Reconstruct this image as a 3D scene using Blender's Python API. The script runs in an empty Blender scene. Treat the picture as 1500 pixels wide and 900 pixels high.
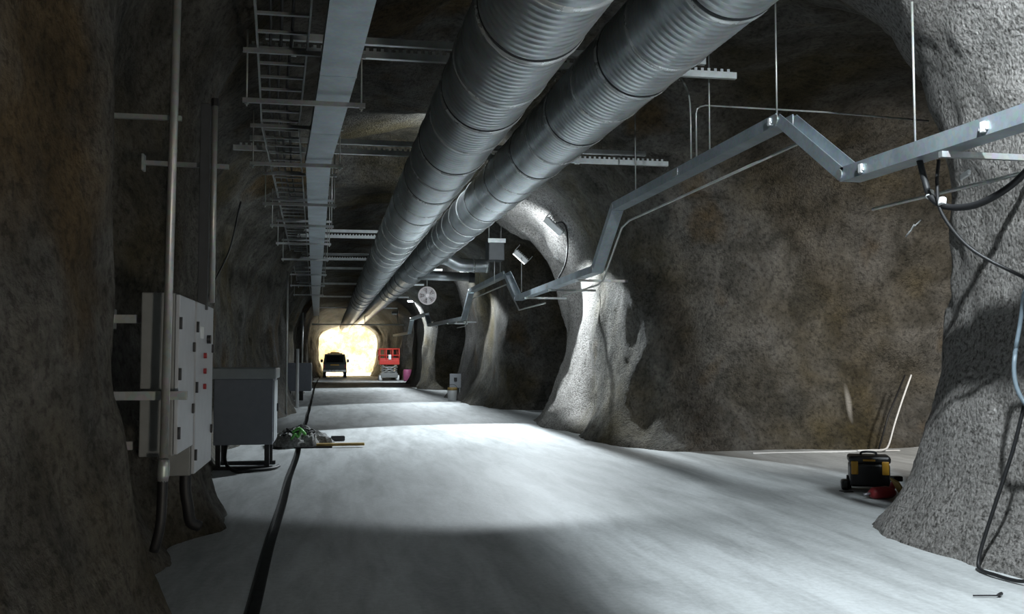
import bpy, bmesh, math, random
import numpy as np
from mathutils import Vector, Matrix, Quaternion, Euler

random.seed(7)
rng = np.random.RandomState(11)
scene = bpy.context.scene
COL = scene.collection
PI = math.pi

# ------------------------------------------------------------------ camera
F_PX = 1400.0
cam_d = bpy.data.cameras.new('camera')
cam_d.sensor_width = 36.0
cam_d.lens = 36.0 * F_PX / 1500.0
cam_d.clip_start = 0.05
cam_d.clip_end = 300
cam = bpy.data.objects.new('camera', cam_d)
COL.objects.link(cam)
cam.location = (0, 0, 1.6)
cam.rotation_euler = (PI / 2 + math.atan(75 / F_PX), 0, -math.atan(260 / F_PX))
scene.camera = cam

# ------------------------------------------------------------------ world, exposure
world = bpy.data.worlds.new('world')
scene.world = world
world.use_nodes = True
world.node_tree.nodes['Background'].inputs[0].default_value = (0.01, 0.011, 0.012, 1)
world.node_tree.nodes['Background'].inputs[1].default_value = 1.0
scene.view_settings.view_transform = 'Standard'
scene.view_settings.look = 'None'
scene.view_settings.exposure = 0.0
scene.view_settings.gamma = 1.0
scene.view_settings.use_curve_mapping = False

# ------------------------------------------------------------------ lamps of the tunnel
COOL = (0.86, 0.95, 1.0)
WARM = (1.0, 0.86, 0.62)


def spot(name, loc, target, energy, angle, blend=0.15, square=False, size=0.12, color=COOL):
    d = bpy.data.lights.new(name, 'SPOT')
    d.energy = energy
    d.spot_size = math.radians(angle)
    d.spot_blend = blend
    d.use_square = square
    d.shadow_soft_size = size
    d.color = color
    o = bpy.data.objects.new(name, d)
    COL.objects.link(o)
    o.location = loc
    o.rotation_euler = (Vector(target) - Vector(loc)).to_track_quat('-Z', 'Y').to_euler()
    return o


def area(name, loc, target, energy, sx, sy, color=COOL, spread=180):
    d = bpy.data.lights.new(name, 'AREA')
    d.shape = 'RECTANGLE'
    d.size = sx
    d.size_y = sy
    d.energy = energy
    d.color = color
    d.spread = math.radians(spread)
    o = bpy.data.objects.new(name, d)
    COL.objects.link(o)
    o.location = loc
    o.rotation_euler = (Vector(target) - Vector(loc)).to_track_quat('-Z', 'Y').to_euler()
    return o


# flood lights on the right wall, one by each pillar, and the lit chamber at the far end
spot('flood_lamp', (3.61, 3.8, 5.10), (4.9, 5.2, 2.6), 2000, 132, 0.25, size=0.07)
spot('flood_lamp', (4.45, 21.2, 4.72), (4.45 - 0.31, 21.2 - 0.95, 4.72 - 2.25), 2800, 92, 0.05, square=True, size=0.10)
area('flood_lamp', (4.3, 21.0, 4.45), (5.0, 24.2, 4.1), 55, 0.5, 0.15)
area('flood_lamp', (10.0, 9.9, 4.4), (10.4, 16.0, 1.2), 170, 0.6, 0.3, color=(1.0, 0.96, 0.9), spread=105)
area('flood_lamp', (2.25, 17.6, 5.35), (0.4, 21.6, 5.75), 60, 0.4, 0.15)  # added lamp, hidden above the ducts, to brighten the step in the ceiling
spot('flood_lamp', (4.5, 33.2, 4.6), (4.5 - 0.31, 33.2 - 0.95, 4.6 - 2.2), 1700, 92, 0.2, size=0.15)
area('flood_lamp', (4.2, 34.4, 4.5), (4.9, 36.8, 2.6), 60, 0.5, 0.15)
spot('flood_lamp', (4.0, 51.0, 4.6), (3.7, 50.0, 3.0), 2200, 110, 0.2, size=0.15)
spot('flood_lamp', (3.9, 63.6, 4.5), (3.5, 68.0, 0.6), 1300, 100, 0.2, size=0.15)
area('portal_lamp', (1.0, 93.0, 5.1), (1.0, 99.0, 1.5), 40000, 3.0, 1.0, color=WARM)
# added fill lamp, unseen behind the viewpoint, to brighten the left wall
spot('fill_lamp', (2.6, -2.2, 0.45), (-1.75, 4.6, 2.5), 620, 56, 0.7, size=0.25, color=(1.0, 0.94, 0.82))

# ------------------------------------------------------------------ materials
def new_mat(name):
    m = bpy.data.materials.new(name)
    m.use_nodes = True
    nt = m.node_tree
    return m, nt, nt.nodes['Principled BSDF']


def ramp(nt, fac, stops):
    r = nt.nodes.new('ShaderNodeValToRGB')
    el = r.color_ramp.elements
    while len(el) < len(stops):
        el.new(0.5)
    for e, (p, c) in zip(el, stops):
        e.position = p
        e.color = (*c, 1) if len(c) == 3 else c
    nt.links.new(fac, r.inputs[0])
    return r.outputs[0]


def noise(nt, scale, detail=4, rough=0.55, coord=None, dist=0.0):
    n = nt.nodes.new('ShaderNodeTexNoise')
    n.inputs['Scale'].default_value = scale
    n.inputs['Detail'].default_value = detail
    n.inputs['Roughness'].default_value = rough
    n.inputs['Distortion'].default_value = dist
    if coord is not None:
        nt.links.new(coord, n.inputs['Vector'])
    return n.outputs['Fac']


def mix(nt, fac, a, b, mode='MIX'):
    n = nt.nodes.new('ShaderNodeMix')
    n.data_type = 'RGBA'
    n.blend_type = mode
    for s, v in ((n.inputs['Factor'], fac), (n.inputs['A'], a), (n.inputs['B'], b)):
        if isinstance(v, bpy.types.NodeSocket):
            nt.links.new(v, s)
        elif isinstance(v, (int, float)):
            s.default_value = v
        else:
            s.default_value = (*v, 1)
    return n.outputs['Result']


def coords(nt, kind='Object'):
    return nt.nodes.new('ShaderNodeTexCoord').outputs[kind]


def geo_pos(nt):
    return nt.nodes.new('ShaderNodeNewGeometry').outputs['Position']


def simple(name, col, rough=0.5, metal=0.0, var=0.12, scale=9.0, bump=0.0):
    m, nt, b = new_mat(name)
    c = coords(nt)
    f = noise(nt, scale, 5, 0.6, c)
    lo = tuple(x * (1 - var) for x in col)
    hi = tuple(min(1, x * (1 + var)) for x in col)
    nt.links.new(ramp(nt, f, [(0.3, lo), (0.7, hi)]), b.inputs['Base Color'])
    b.inputs['Roughness'].default_value = rough
    b.inputs['Metallic'].default_value = metal
    if bump:
        bp = nt.nodes.new('ShaderNodeBump')
        bp.inputs['Strength'].default_value = bump
        bp.inputs['Distance'].default_value = 0.01
        nt.links.new(noise(nt, scale * 6, 4, 0.6, c), bp.inputs['Height'])
        nt.links.new(bp.outputs[0], b.inputs['Normal'])
    return m


def glow(name, col, strength):
    m, nt, b = new_mat(name)
    b.inputs['Base Color'].default_value = (*col, 1)
    b.inputs['Emission Color'].default_value = (*col, 1)
    b.inputs['Emission Strength'].default_value = strength
    return m


def make_shotcrete():
    m, nt, b = new_mat('shotcrete')
    p = geo_pos(nt)
    big = noise(nt, 0.35, 4, 0.6, p)
    mid = noise(nt, 1.6, 6, 0.65, p, 0.6)
    fine = noise(nt, 15.0, 4, 0.6, p)
    base = ramp(nt, big, [(0.36, (0.085, 0.070, 0.038)), (0.47, (0.105, 0.096, 0.078)),
                          (0.58, (0.135, 0.131, 0.122)), (0.68, (0.110, 0.078, 0.040))])
    tone = ramp(nt, mid, [(0.32, (0.45, 0.45, 0.42)), (0.62, (1.25, 1.23, 1.2))])
    col = mix(nt, 1.0, base, tone, 'MULTIPLY')
    sp = ramp(nt, fine, [(0.36, (0.22, 0.22, 0.22)), (0.47, (0.95, 0.95, 0.95)), (0.70, (1.5, 1.5, 1.5))])
    col = mix(nt, 0.55, col, sp, 'MULTIPLY')
    # the newer, paler spray coat on the right-hand pillars
    sep = nt.nodes.new('ShaderNodeSeparateXYZ')
    nt.links.new(p, sep.inputs[0])
    att = nt.nodes.new('ShaderNodeAttribute')
    att.attribute_name = 'fresh'
    mr = nt.nodes.new('ShaderNodeMath')
    mr.operation = 'MULTIPLY'
    nt.links.new(att.outputs['Fac'], mr.inputs[0])
    mr.inputs[1].default_value = 1.0
    pale = ramp(nt, noise(nt, 24, 6, 0.66, p), [(0.36, (0.10, 0.093, 0.087)), (0.5, (0.35, 0.333, 0.318)), (0.7, (0.48, 0.46, 0.44))])
    pale = mix(nt, 0.5, pale, ramp(nt, noise(nt, 2.2, 4, 0.6, p), [(0.35, (0.55, 0.55, 0.54)), (0.65, (1.1, 1.1, 1.1))]), 'MULTIPLY')
    col = mix(nt, mr.outputs[0], col, pale)
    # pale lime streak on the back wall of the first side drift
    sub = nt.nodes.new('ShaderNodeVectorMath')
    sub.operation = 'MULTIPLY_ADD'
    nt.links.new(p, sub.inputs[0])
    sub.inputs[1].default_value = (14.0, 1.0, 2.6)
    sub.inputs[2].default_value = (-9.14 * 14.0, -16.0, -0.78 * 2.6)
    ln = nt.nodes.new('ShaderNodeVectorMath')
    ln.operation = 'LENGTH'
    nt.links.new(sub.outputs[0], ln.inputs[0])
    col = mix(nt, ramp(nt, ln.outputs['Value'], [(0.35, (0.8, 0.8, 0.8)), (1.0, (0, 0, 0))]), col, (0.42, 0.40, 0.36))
    nt.links.new(col, b.inputs['Base Color'])
    b.inputs['Roughness'].default_value = 0.85
    b.inputs['Specular IOR Level'].default_value = 0.25
    v = nt.nodes.new('ShaderNodeTexVoronoi')
    v.inputs['Scale'].default_value = 30.0
    nt.links.new(p, v.inputs['Vector'])
    grain = ramp(nt, noise(nt, 24, 6, 0.66, p), [(0.30, (0, 0, 0)), (0.68, (1, 1, 1))])
    inv = nt.nodes.new('ShaderNodeMath')
    inv.operation = 'MULTIPLY_ADD'
    inv.inputs[1].default_value = -0.9
    nt.links.new(v.outputs['Distance'], inv.inputs[0])
    nt.links.new(grain, inv.inputs[2])
    bp = nt.nodes.new('ShaderNodeBump')
    bp.inputs['Strength'].default_value = 0.9
    bp.inputs['Distance'].default_value = 0.035
    nt.links.new(inv.outputs[0], bp.inputs['Height'])
    nt.links.new(bp.outputs[0], b.inputs['Normal'])
    return m


def make_floor_mat():
    m, nt, b = new_mat('dusty_concrete')
    p = geo_pos(nt)
    sc = nt.nodes.new('ShaderNodeVectorMath')
    sc.operation = 'MULTIPLY'
    nt.links.new(p, sc.inputs[0])
    sc.inputs[1].default_value = (1.0, 0.16, 1.0)
    big = noise(nt, 0.5, 5, 0.6, sc.outputs[0], 0.8)
    streak = noise(nt, 3.2, 6, 0.65, sc.outputs[0], 0.4)
    fine = noise(nt, 20, 6, 0.7, p)
    c = ramp(nt, big, [(0.32, (0.36, 0.375, 0.375)), (0.5, (0.50, 0.52, 0.525)), (0.68, (0.58, 0.60, 0.61))])
    c = mix(nt, 0.65, c, ramp(nt, streak, [(0.33, (0.55, 0.55, 0.55)), (0.6, (1.1, 1.1, 1.1))]), 'MULTIPLY')
    c = mix(nt, 0.35, c, ramp(nt, fine, [(0.35, (0.65, 0.65, 0.65)), (0.6, (1.1, 1.1, 1.1))]), 'MULTIPLY')
    nt.links.new(c, b.inputs['Base Color'])
    b.inputs['Roughness'].default_value = 0.62
    b.inputs['Specular IOR Level'].default_value = 0.35
    bp = nt.nodes.new('ShaderNodeBump')
    bp.inputs['Strength'].default_value = 0.35
    bp.inputs['Distance'].default_value = 0.012
    nt.links.new(noise(nt, 7, 8, 0.65, p), bp.inputs['Height'])
    nt.links.new(bp.outputs[0], b.inputs['Normal'])
    return m


def make_galv(name, col, rough, metal, var=0.2, scale=3.0):
    m, nt, b = new_mat(name)
    c = geo_pos(nt)
    v = nt.nodes.new('ShaderNodeTexVoronoi')
    v.inputs['Scale'].default_value = 30
    nt.links.new(c, v.inputs['Vector'])
    f = noise(nt, scale, 5, 0.6, c)
    lo = tuple(x * (1 - var) for x in col)
    hi = tuple(min(1, x * (1 + var)) for x in col)
    cc = ramp(nt, f, [(0.3, lo), (0.7, hi)])
    cc = mix(nt, 0.15, cc, v.outputs['Color'], 'SOFT_LIGHT')
    nt.links.new(cc, b.inputs['Base Color'])
    rr = nt.nodes.new('ShaderNodeMapRange')
    rr.inputs[3].default_value = rough - 0.08
    rr.inputs[4].default_value = rough + 0.12
    nt.links.new(f, rr.inputs[0])
    nt.links.new(rr.outputs[0], b.inputs['Roughness'])
    b.inputs['Metallic'].default_value = metal
    return m


M = {}
M['rock'] = make_shotcrete()
M['floor'] = make_floor_mat()
M['galv'] = make_galv('galvanised_sheet', (0.64, 0.68, 0.70), 0.33, 0.72)
M['tray'] = make_galv('galvanised_tray', (0.40, 0.46, 0.50), 0.42, 0.6)
M['strut'] = make_galv('galvanised_strut', (0.38, 0.40, 0.40), 0.42, 0.6)
M['strut_bright'] = make_galv('lit_slotted_strut', (0.74, 0.78, 0.78), 0.38, 0.55)  # ceiling strut colour raised to stand in for light from below
M['band'] = make_galv('duct_band', (0.82, 0.86, 0.88), 0.25, 0.5)
M['gap'] = simple('dark_gasket', (0.05, 0.053, 0.057), 0.6)
M['pipe'] = make_galv('steel_conduit', (0.46, 0.47, 0.45), 0.4, 0.6)
M['cab'] = simple('light_grey_paint', (0.42, 0.44, 0.47), 0.45, var=0.06)
M['cab_side'] = simple('grey_paint', (0.20, 0.205, 0.20), 0.5, var=0.08)
M['box'] = simple('blue_grey_paint', (0.20, 0.215, 0.25), 0.5, var=0.06)
M['lid'] = simple('mid_grey_paint', (0.30, 0.33, 0.34), 0.5, var=0.06)
M['darkbox'] = simple('dark_grey_paint', (0.05, 0.055, 0.06), 0.5)
M['black'] = simple('black_rubber', (0.012, 0.012, 0.013), 0.55, var=0.2)
M['blackp'] = simple('black_plastic', (0.018, 0.018, 0.02), 0.4, var=0.2)
M['yellow'] = simple('yellow_plastic', (0.62, 0.33, 0.03), 0.45)
M['red'] = simple('red_paint', (0.50, 0.035, 0.025), 0.45)
M['redd'] = simple('red_plastic', (0.32, 0.03, 0.035), 0.5)
M['white'] = simple('white_plastic', (0.75, 0.76, 0.76), 0.45, var=0.05)
M['wood'] = simple('raw_wood', (0.40, 0.27, 0.09), 0.7, var=0.25, scale=5)
M['green'] = simple('green_plastic', (0.12, 0.42, 0.08), 0.5)
M['tarp'] = simple('grey_netting', (0.24, 0.24, 0.235), 0.7, var=0.6, scale=22, bump=0.8)
M['blue'] = simple('pale_blue_hose', (0.13, 0.17, 0.20), 0.5)
M['carpaint'] = simple('dark_green_car_paint', (0.035, 0.045, 0.04), 0.35)
M['glass'] = simple('dark_glass', (0.012, 0.014, 0.014), 0.08, var=0.1)
M['chrome'] = make_galv('bumper_steel', (0.5, 0.52, 0.52), 0.25, 0.9)
M['drain_lining'] = simple('dark_drain_lining', (0.030, 0.032, 0.031), 0.6, var=0.4)  # near-black strip lining the drain groove
M['pink'] = simple('magenta_plastic', (0.24, 0.05, 0.12), 0.6)
M['lens'] = glow('lamp_lens', (0.9, 0.97, 1.0), 9.0)
M['disc'] = simple('pinkish_white_enamel', (0.80, 0.72, 0.72), 0.4, var=0.08)
M['fanback'] = simple('dusty_pink_grey', (0.34, 0.25, 0.25), 0.5)
M['stain'] = simple('lime_stain', (0.42, 0.38, 0.30), 0.9, var=0.3, scale=20)

# ------------------------------------------------------------------ mesh helpers
class MB:
    def __init__(s):
        s.v = []
        s.f = []
        s.smooth = []

    def add(s, vs, fs, smooth=False):
        o = len(s.v)
        s.v += [tuple(v) for v in vs]
        s.f += [tuple(i + o for i in f) for f in fs]
        s.smooth += [smooth] * len(fs)
        return s

    def box(s, lo, hi, mat=None):
        x0, y0, z0 = lo
        x1, y1, z1 = hi
        vs = [Vector(q) for q in ((x0, y0, z0), (x1, y0, z0), (x1, y1, z0), (x0, y1, z0),
                                  (x0, y0, z1), (x1, y0, z1), (x1, y1, z1), (x0, y1, z1))]
        if mat is not None:
            vs = [mat @ v for v in vs]
        return s.add(vs, [(0, 3, 2, 1), (4, 5, 6, 7), (0, 1, 5, 4), (1, 2, 6, 5), (2, 3, 7, 6), (3, 0, 4, 7)])

    def bbox(s, lo, hi, r=0.01, mat=None):
        """box with chamfered edges"""
        bm = bmesh.new()
        c = [(a + b) / 2 for a, b in zip(lo, hi)]
        d = [abs(b - a) for a, b in zip(lo, hi)]
        bmesh.ops.create_cube(bm, size=1.0)
        for v in bm.verts:
            v.co = Vector((c[0] + v.co.x * d[0], c[1] + v.co.y * d[1], c[2] + v.co.z * d[2]))
        r = min(r, min(d) * 0.45)
        bmesh.ops.bevel(bm, geom=list(bm.edges), offset=r, segments=2, affect='EDGES', profile=0.5)
        bm.verts.index_update()
        vs = [v.co.copy() for v in bm.verts]
        if mat is not None:
            vs = [mat @ v for v in vs]
        s.add(vs, [tuple(v.index for v in f.verts) for f in bm.faces])
        bm.free()
        return s

    def bar(s, p, q, w, h, up=(0, 0, 1)):
        p = Vector(p)
        q = Vector(q)
        d = (q - p)
        L = d.length
        d.normalize()
        u = Vector(up)
        sd = d.cross(u)
        if sd.length < 1e-4:
            sd = d.cross(Vector((0, 1, 0)))
        sd.normalize()
        u = sd.cross(d)
        m = Matrix((sd, d, u)).transposed().to_4x4()
        m.translation = p
        return s.box((-w / 2, 0, -h / 2), (w / 2, L, h / 2), m)

    def tube(s, pts, r, n=10, caps=True, smooth=True):
        pts = [Vector(p) for p in pts]
        rs = r if isinstance(r, (list, tuple)) else [r] * len(pts)
        t0 = (pts[1] - pts[0]).normalized()
        a = t0.orthogonal().normalized()
        rings = []
        prev = t0
        for i, p in enumerate(pts):
            if i == 0:
                t = t0
            elif i == len(pts) - 1:
                t = (pts[i] - pts[i - 1]).normalized()
            else:
                t = ((pts[i + 1] - p).normalized() + (p - pts[i - 1]).normalized())
                t = t.normalized() if t.length > 1e-6 else prev
            a = prev.rotation_difference(t) @ a
            a = (a - t * a.dot(t)).normalized()
            b = t.cross(a)
            prev = t
            rings.append([p + (a * math.cos(2 * PI * k / n) + b * math.sin(2 * PI * k / n)) * rs[i] for k in range(n)])
        vs = [v for rg in rings for v in rg]
        fs = []
        for i in range(len(pts) - 1):
            for k in range(n):
                fs.append((i * n + k, i * n + (k + 1) % n, (i + 1) * n + (k + 1) % n, (i + 1) * n + k))
        s.add(vs, fs, smooth)
        if caps:
            o = len(s.v) - len(vs)
            s.f += [tuple(o + k for k in reversed(range(n))), tuple(o + (len(pts) - 1) * n + k for k in range(n))]
            s.smooth += [False, False]
        return s

    def extrude(s, prof, p, q, up=(0, 0, 1), closed=True):
        """profile [(side,up)] swept from p to q"""
        p = Vector(p)
        q = Vector(q)
        d = (q - p).normalized()
        sd = d.cross(Vector(up)).normalized()
        u = sd.cross(d)
        n = len(prof)
        vs = [p + sd * a + u * b for a, b in prof] + [q + sd * a + u * b for a, b in prof]
        rngk = range(n) if closed else range(n - 1)
        fs = [(k, (k + 1) % n, n + (k + 1) % n, n + k) for k in rngk]
        s.add(vs, fs)
        if closed:
            o = len(s.v) - 2 * n
            s.f += [tuple(o + k for k in reversed(range(n))), tuple(o + n + k for k in range(n))]
            s.smooth += [False, False]
        return s

    def mesh(s, name):
        me = bpy.data.meshes.new(name)
        me.from_pydata(s.v, [], s.f)
        me.polygons.foreach_set('use_smooth', s.smooth)
        me.update()
        return me

    def build(s, name, mat, parent=None, loc=None):
        me = s.mesh(name)
        bm = bmesh.new()
        bm.from_mesh(me)
        bmesh.ops.recalc_face_normals(bm, faces=bm.faces)
        bm.to_mesh(me)
        bm.free()
        if isinstance(mat, str):
            mat = M[mat]
        me.materials.append(mat)
        return link(name, me, parent, loc)


def link(name, me, parent=None, loc=None, rz=0.0):
    o = bpy.data.objects.new(name, me)
    COL.objects.link(o)
    if parent is not None:
        o.parent = parent
    if loc is not None:
        o.location = loc
    if rz:
        o.rotation_euler = (0, 0, rz)
    return o


def tag(o, label, cat, group=None, kind=None):
    if label:
        o['label'] = label
    if cat:
        o['category'] = cat
    if group:
        o['group'] = group
    if kind:
        o['kind'] = kind
    return o


def thing(name, label, cat, loc=(0, 0, 0), group=None, rz=0.0):
    o = link(name, None, None, loc, rz)
    return tag(o, label, cat, group)


def world_parent(root):
    """offset so that parts written in world coordinates sit right under a root at its base"""
    return -Vector(root.location)


def sm(x, a, b):
    t = min(1, max(0, (x - a) / (b - a)))
    return t * t * (3 - 2 * t)


def curve_pts(ctrl, n=8):
    """Catmull-Rom through control points"""
    P = [Vector(c) for c in ctrl]
    P = [P[0] * 2 - P[1]] + P + [P[-1] * 2 - P[-2]]
    out = []
    for i in range(1, len(P) - 2):
        for k in range(n):
            t = k / n
            a, b, c, d = P[i - 1], P[i], P[i + 1], P[i + 2]
            out.append(0.5 * ((2 * b) + (c - a) * t + (2 * a - 5 * b + 4 * c - d) * t * t + (3 * b - a - 3 * c + d) * t ** 3))
    out.append(P[-2])
    return out


# ------------------------------------------------------------------ rock cavity
def key(Y, pts):
    ys = np.array([p[0] for p in pts])
    vs = np.array([p[1] for p in pts])
    return np.interp(Y, ys, vs)


LAT = rng.rand(64, 64, 64).astype(np.float32)


def vnoise(x, y, z):
    xi = np.floor(x).astype(np.int32)
    yi = np.floor(y).astype(np.int32)
    zi = np.floor(z).astype(np.int32)
    fx, fy, fz = x - xi, y - yi, z - zi
    fx = fx * fx * (3 - 2 * fx)
    fy = fy * fy * (3 - 2 * fy)
    fz = fz * fz * (3 - 2 * fz)
    r = 0
    for dx in (0, 1):
        for dy in (0, 1):
            for dz in (0, 1):
                w = (fx if dx else 1 - fx) * (fy if dy else 1 - fy) * (fz if dz else 1 - fz)
                r = r + w * LAT[(xi + dx) & 63, (yi + dy) & 63, (zi + dz) & 63]
    return r * 2 - 1


XL = [(-12, -1.38), (4, -1.23), (6.15, -1.19), (6.6, -1.63), (8.3, -1.68), (9.4, -1.28), (10.4, -1.28), (12, -1.98), (18, -2.18), (24, -1.98), (28, -1.38), (31, -1.38), (35, -1.78), (45, -1.88), (60, -1.88), (80, -1.78), (86, -1.13), (90, -1.13), (92, -1.88), (120, -1.88)]
XR = [(-12, 5.0), (4, 5.1), (7, 5.2), (12, 5.4), (20, 5.3), (24, 5.25), (31, 5.15), (38, 4.75), (50, 4.5), (60, 4.8), (78, 4.7), (85, 3.8), (90, 3.8), (92, 4.9), (120, 4.9)]
HC = [(-12, 6.0), (8, 6.1), (20.5, 6.1), (21.6, 5.5), (24, 5.45), (26, 5.9), (38, 5.9), (39, 5.4), (42, 5.7), (80, 5.6), (85, 4.6), (90, 4.6), (92, 5.6), (120, 5.6)]
# side drifts: centre along the tunnel, half width, height, end
DRIFTS = [(12.35, 3.6, 6.0, 14.0), (26.9, 2.2, 5.4, 12.5), (44.3, 4.3, 5.3, 11.5), (66.0, 4.0, 5.2, 11.5)]


def axis(segs):
    a = [segs[0][0]]
    for lo, hi, st in segs:
        n = max(1, int(round((hi - lo) / st)))
        a += list(np.linspace(lo, hi, n + 1)[1:])
    return np.array(a, dtype=np.float32)


def build_cavity():
    gx = axis([(-4, -0.6, 0.07), (-0.6, 4.4, 0.2), (4.4, 8.0, 0.09), (8.0, 15.0, 0.2)])
    gy = axis([(-9, 3.5, 0.22), (3.5, 12, 0.075), (12, 26, 0.11), (26, 46, 0.2), (46, 110, 0.4)])
    gz = axis([(-0.36, 5.0, 0.09), (5.0, 7.0, 0.11)])
    X = gx[:, None, None]
    Y = gy[None, :, None]
    Z = gz[None, None, :]
    xl = key(gy, XL).astype(np.float32)
    k = np.ones(7) / 7
    xl = np.convolve(np.pad(xl, 3, 'edge'), k, 'valid').astype(np.float32)[None, :, None]
    xr = key(gy, XR).astype(np.float32)[None, :, None]
    H = key(gy, HC).astype(np.float32)[None, :, None]
    toe = 0.30 * np.exp(-np.maximum(Z, 0) / 0.5)
    lean = 0.19 * np.sin(np.clip(Z / 5.6, 0, 1) * PI)
    zs = 2.9
    e = 2.7

    def arch(u, w, H):
        # signed distance-like value of an arched section, u offset from centre line
        hi = np.maximum(Z - zs, 0) / (H - zs)
        q = ((np.abs(u) / w) ** e + hi ** e) ** (1 / e)
        return (q - 1) * np.minimum(w, H - zs)

    w = (xr - xl) / 2
    f = arch(X - (xr + xl) / 2, w, H) + toe - lean
    f = np.maximum(f, np.maximum(-7.5 - Y, Y - 106))
    kk = 1.25
    for yc, hw, h, xe in DRIFTS:
        g = arch(Y - yc, hw, h) + toe - lean
        g = np.maximum(g, np.maximum(2.0 - X, X - xe))
        hh = np.clip(0.5 + 0.5 * (g - f) / kk, 0, 1)
        f = g + (f - g) * hh - kk * hh * (1 - hh)
    f = f.astype(np.float32)
    near = np.argwhere(np.abs(f) < 0.7)
    px, py, pz = gx[near[:, 0]], gy[near[:, 1]], gz[near[:, 2]]
    fade = np.where(py < 26, 1.0, 0.0)
    calm = np.where((px > 3.5) & (py < 10.5), 0.45, 1.0)
    n = calm * 0.20 * vnoise(px * 0.55 + 3, py * 0.55, pz * 0.45) + calm * 0.09 * vnoise(px * 1.6, py * 1.6 + 9, pz * 1.0) \
        + fade * (0.035 * vnoise(px * 4.5, py * 4.5, pz * 3.5) + 0.018 * vnoise(px * 10, py * 10, pz * 10))
    # drip ridges of sprayed concrete on the near left wall, under the cabinets
    rid = np.where((px < 0) & (py > 5.5) & (py < 9.5), 1.0, 0) * np.clip(1.35 - pz, 0, 1) * 0.065 * np.sin(py * 4.2 + 2.2 * pz)
    amp = np.where((px < -0.5) & (py < 10), 0.7, 1.0)
    f[near[:, 0], near[:, 1], near[:, 2]] += n * amp + rid
    # surface nets
    s = f < 0
    nx, ny, nz = f.shape
    c = np.zeros((nx - 1, ny - 1, nz - 1), np.int8)
    for a in (0, 1):
        for b in (0, 1):
            for d in (0, 1):
                c += s[a:nx - 1 + a, b:ny - 1 + b, d:nz - 1 + d]
    act = np.argwhere((c > 0) & (c < 8))
    idx = -np.ones(c.shape, np.int32)
    idx[act[:, 0], act[:, 1], act[:, 2]] = np.arange(len(act))
    G = (gx, gy, gz)
    acc = np.zeros((len(act), 3), np.float64)
    cnt = np.zeros(len(act))
    corners = [(a, b, d) for a in (0, 1) for b in (0, 1) for d in (0, 1)]
    for i, A in enumerate(corners):
        for B in corners[i + 1:]:
            if sum(abs(p - q) for p, q in zip(A, B)) != 1:
                continue
            fa = f[act[:, 0] + A[0], act[:, 1] + A[1], act[:, 2] + A[2]]
            fb = f[act[:, 0] + B[0], act[:, 1] + B[1], act[:, 2] + B[2]]
            m = (fa < 0) != (fb < 0)
            t = np.where(m, fa / np.where(m, fa - fb, 1), 0)
            for d in range(3):
                ca = G[d][act[:, d] + A[d]]
                cb = G[d][act[:, d] + B[d]]
                acc[:, d] += np.where(m, ca + (cb - ca) * t, 0)
            cnt += m
    V = acc / cnt[:, None]
    quads = []
    for d in range(3):
        o1, o2 = [(1, 2), (2, 0), (0, 1)][d]
        sl0 = [slice(1, -1)] * 3
        sl1 = [slice(1, -1)] * 3
        sl0[d] = slice(0, -1)
        sl1[d] = slice(1, None)
        ch = s[tuple(sl0)] != s[tuple(sl1)]
        loc = np.argwhere(ch)
        off = np.array([1, 1, 1])
        off[d] = 0
        loc = loc + off
        a_in = s[loc[:, 0], loc[:, 1], loc[:, 2]]
        q = []
        for (p1, p2) in ((-1, -1), (0, -1), (0, 0), (-1, 0)):
            L = loc.copy()
            L[:, o1] += p1
            L[:, o2] += p2
            q.append(idx[L[:, 0], L[:, 1], L[:, 2]])
        q = np.stack(q, 1)
        # normals face the open side (s True)
        q[a_in] = q[a_in][:, ::-1]
        quads.append(q)
    Q = np.concatenate(quads)
    Q = Q[(Q >= 0).all(1)]
    # vertex normals
    e1 = V[Q[:, 2]] - V[Q[:, 0]]
    e2 = V[Q[:, 3]] - V[Q[:, 1]]
    fn = np.cross(e1, e2)
    N = np.zeros_like(V)
    for kq in range(4):
        np.add.at(N, Q[:, kq], fn)
    N /= np.maximum(np.linalg.norm(N, axis=1), 1e-9)[:, None]
    return V, Q, N


V, Q, N = build_cavity()
cen = V[Q].mean(1)
fnz = N[Q].mean(1)
is_c = cen[:, 2] > 4.75
is_end = (~is_c) & ((cen[:, 1] > 105.2) | (cen[:, 1] < -6.8))
is_l = (~is_c) & (~is_end) & (cen[:, 0] < 1.8)
is_r = (~is_c) & (~is_end) & (cen[:, 0] >= 1.8)


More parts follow.
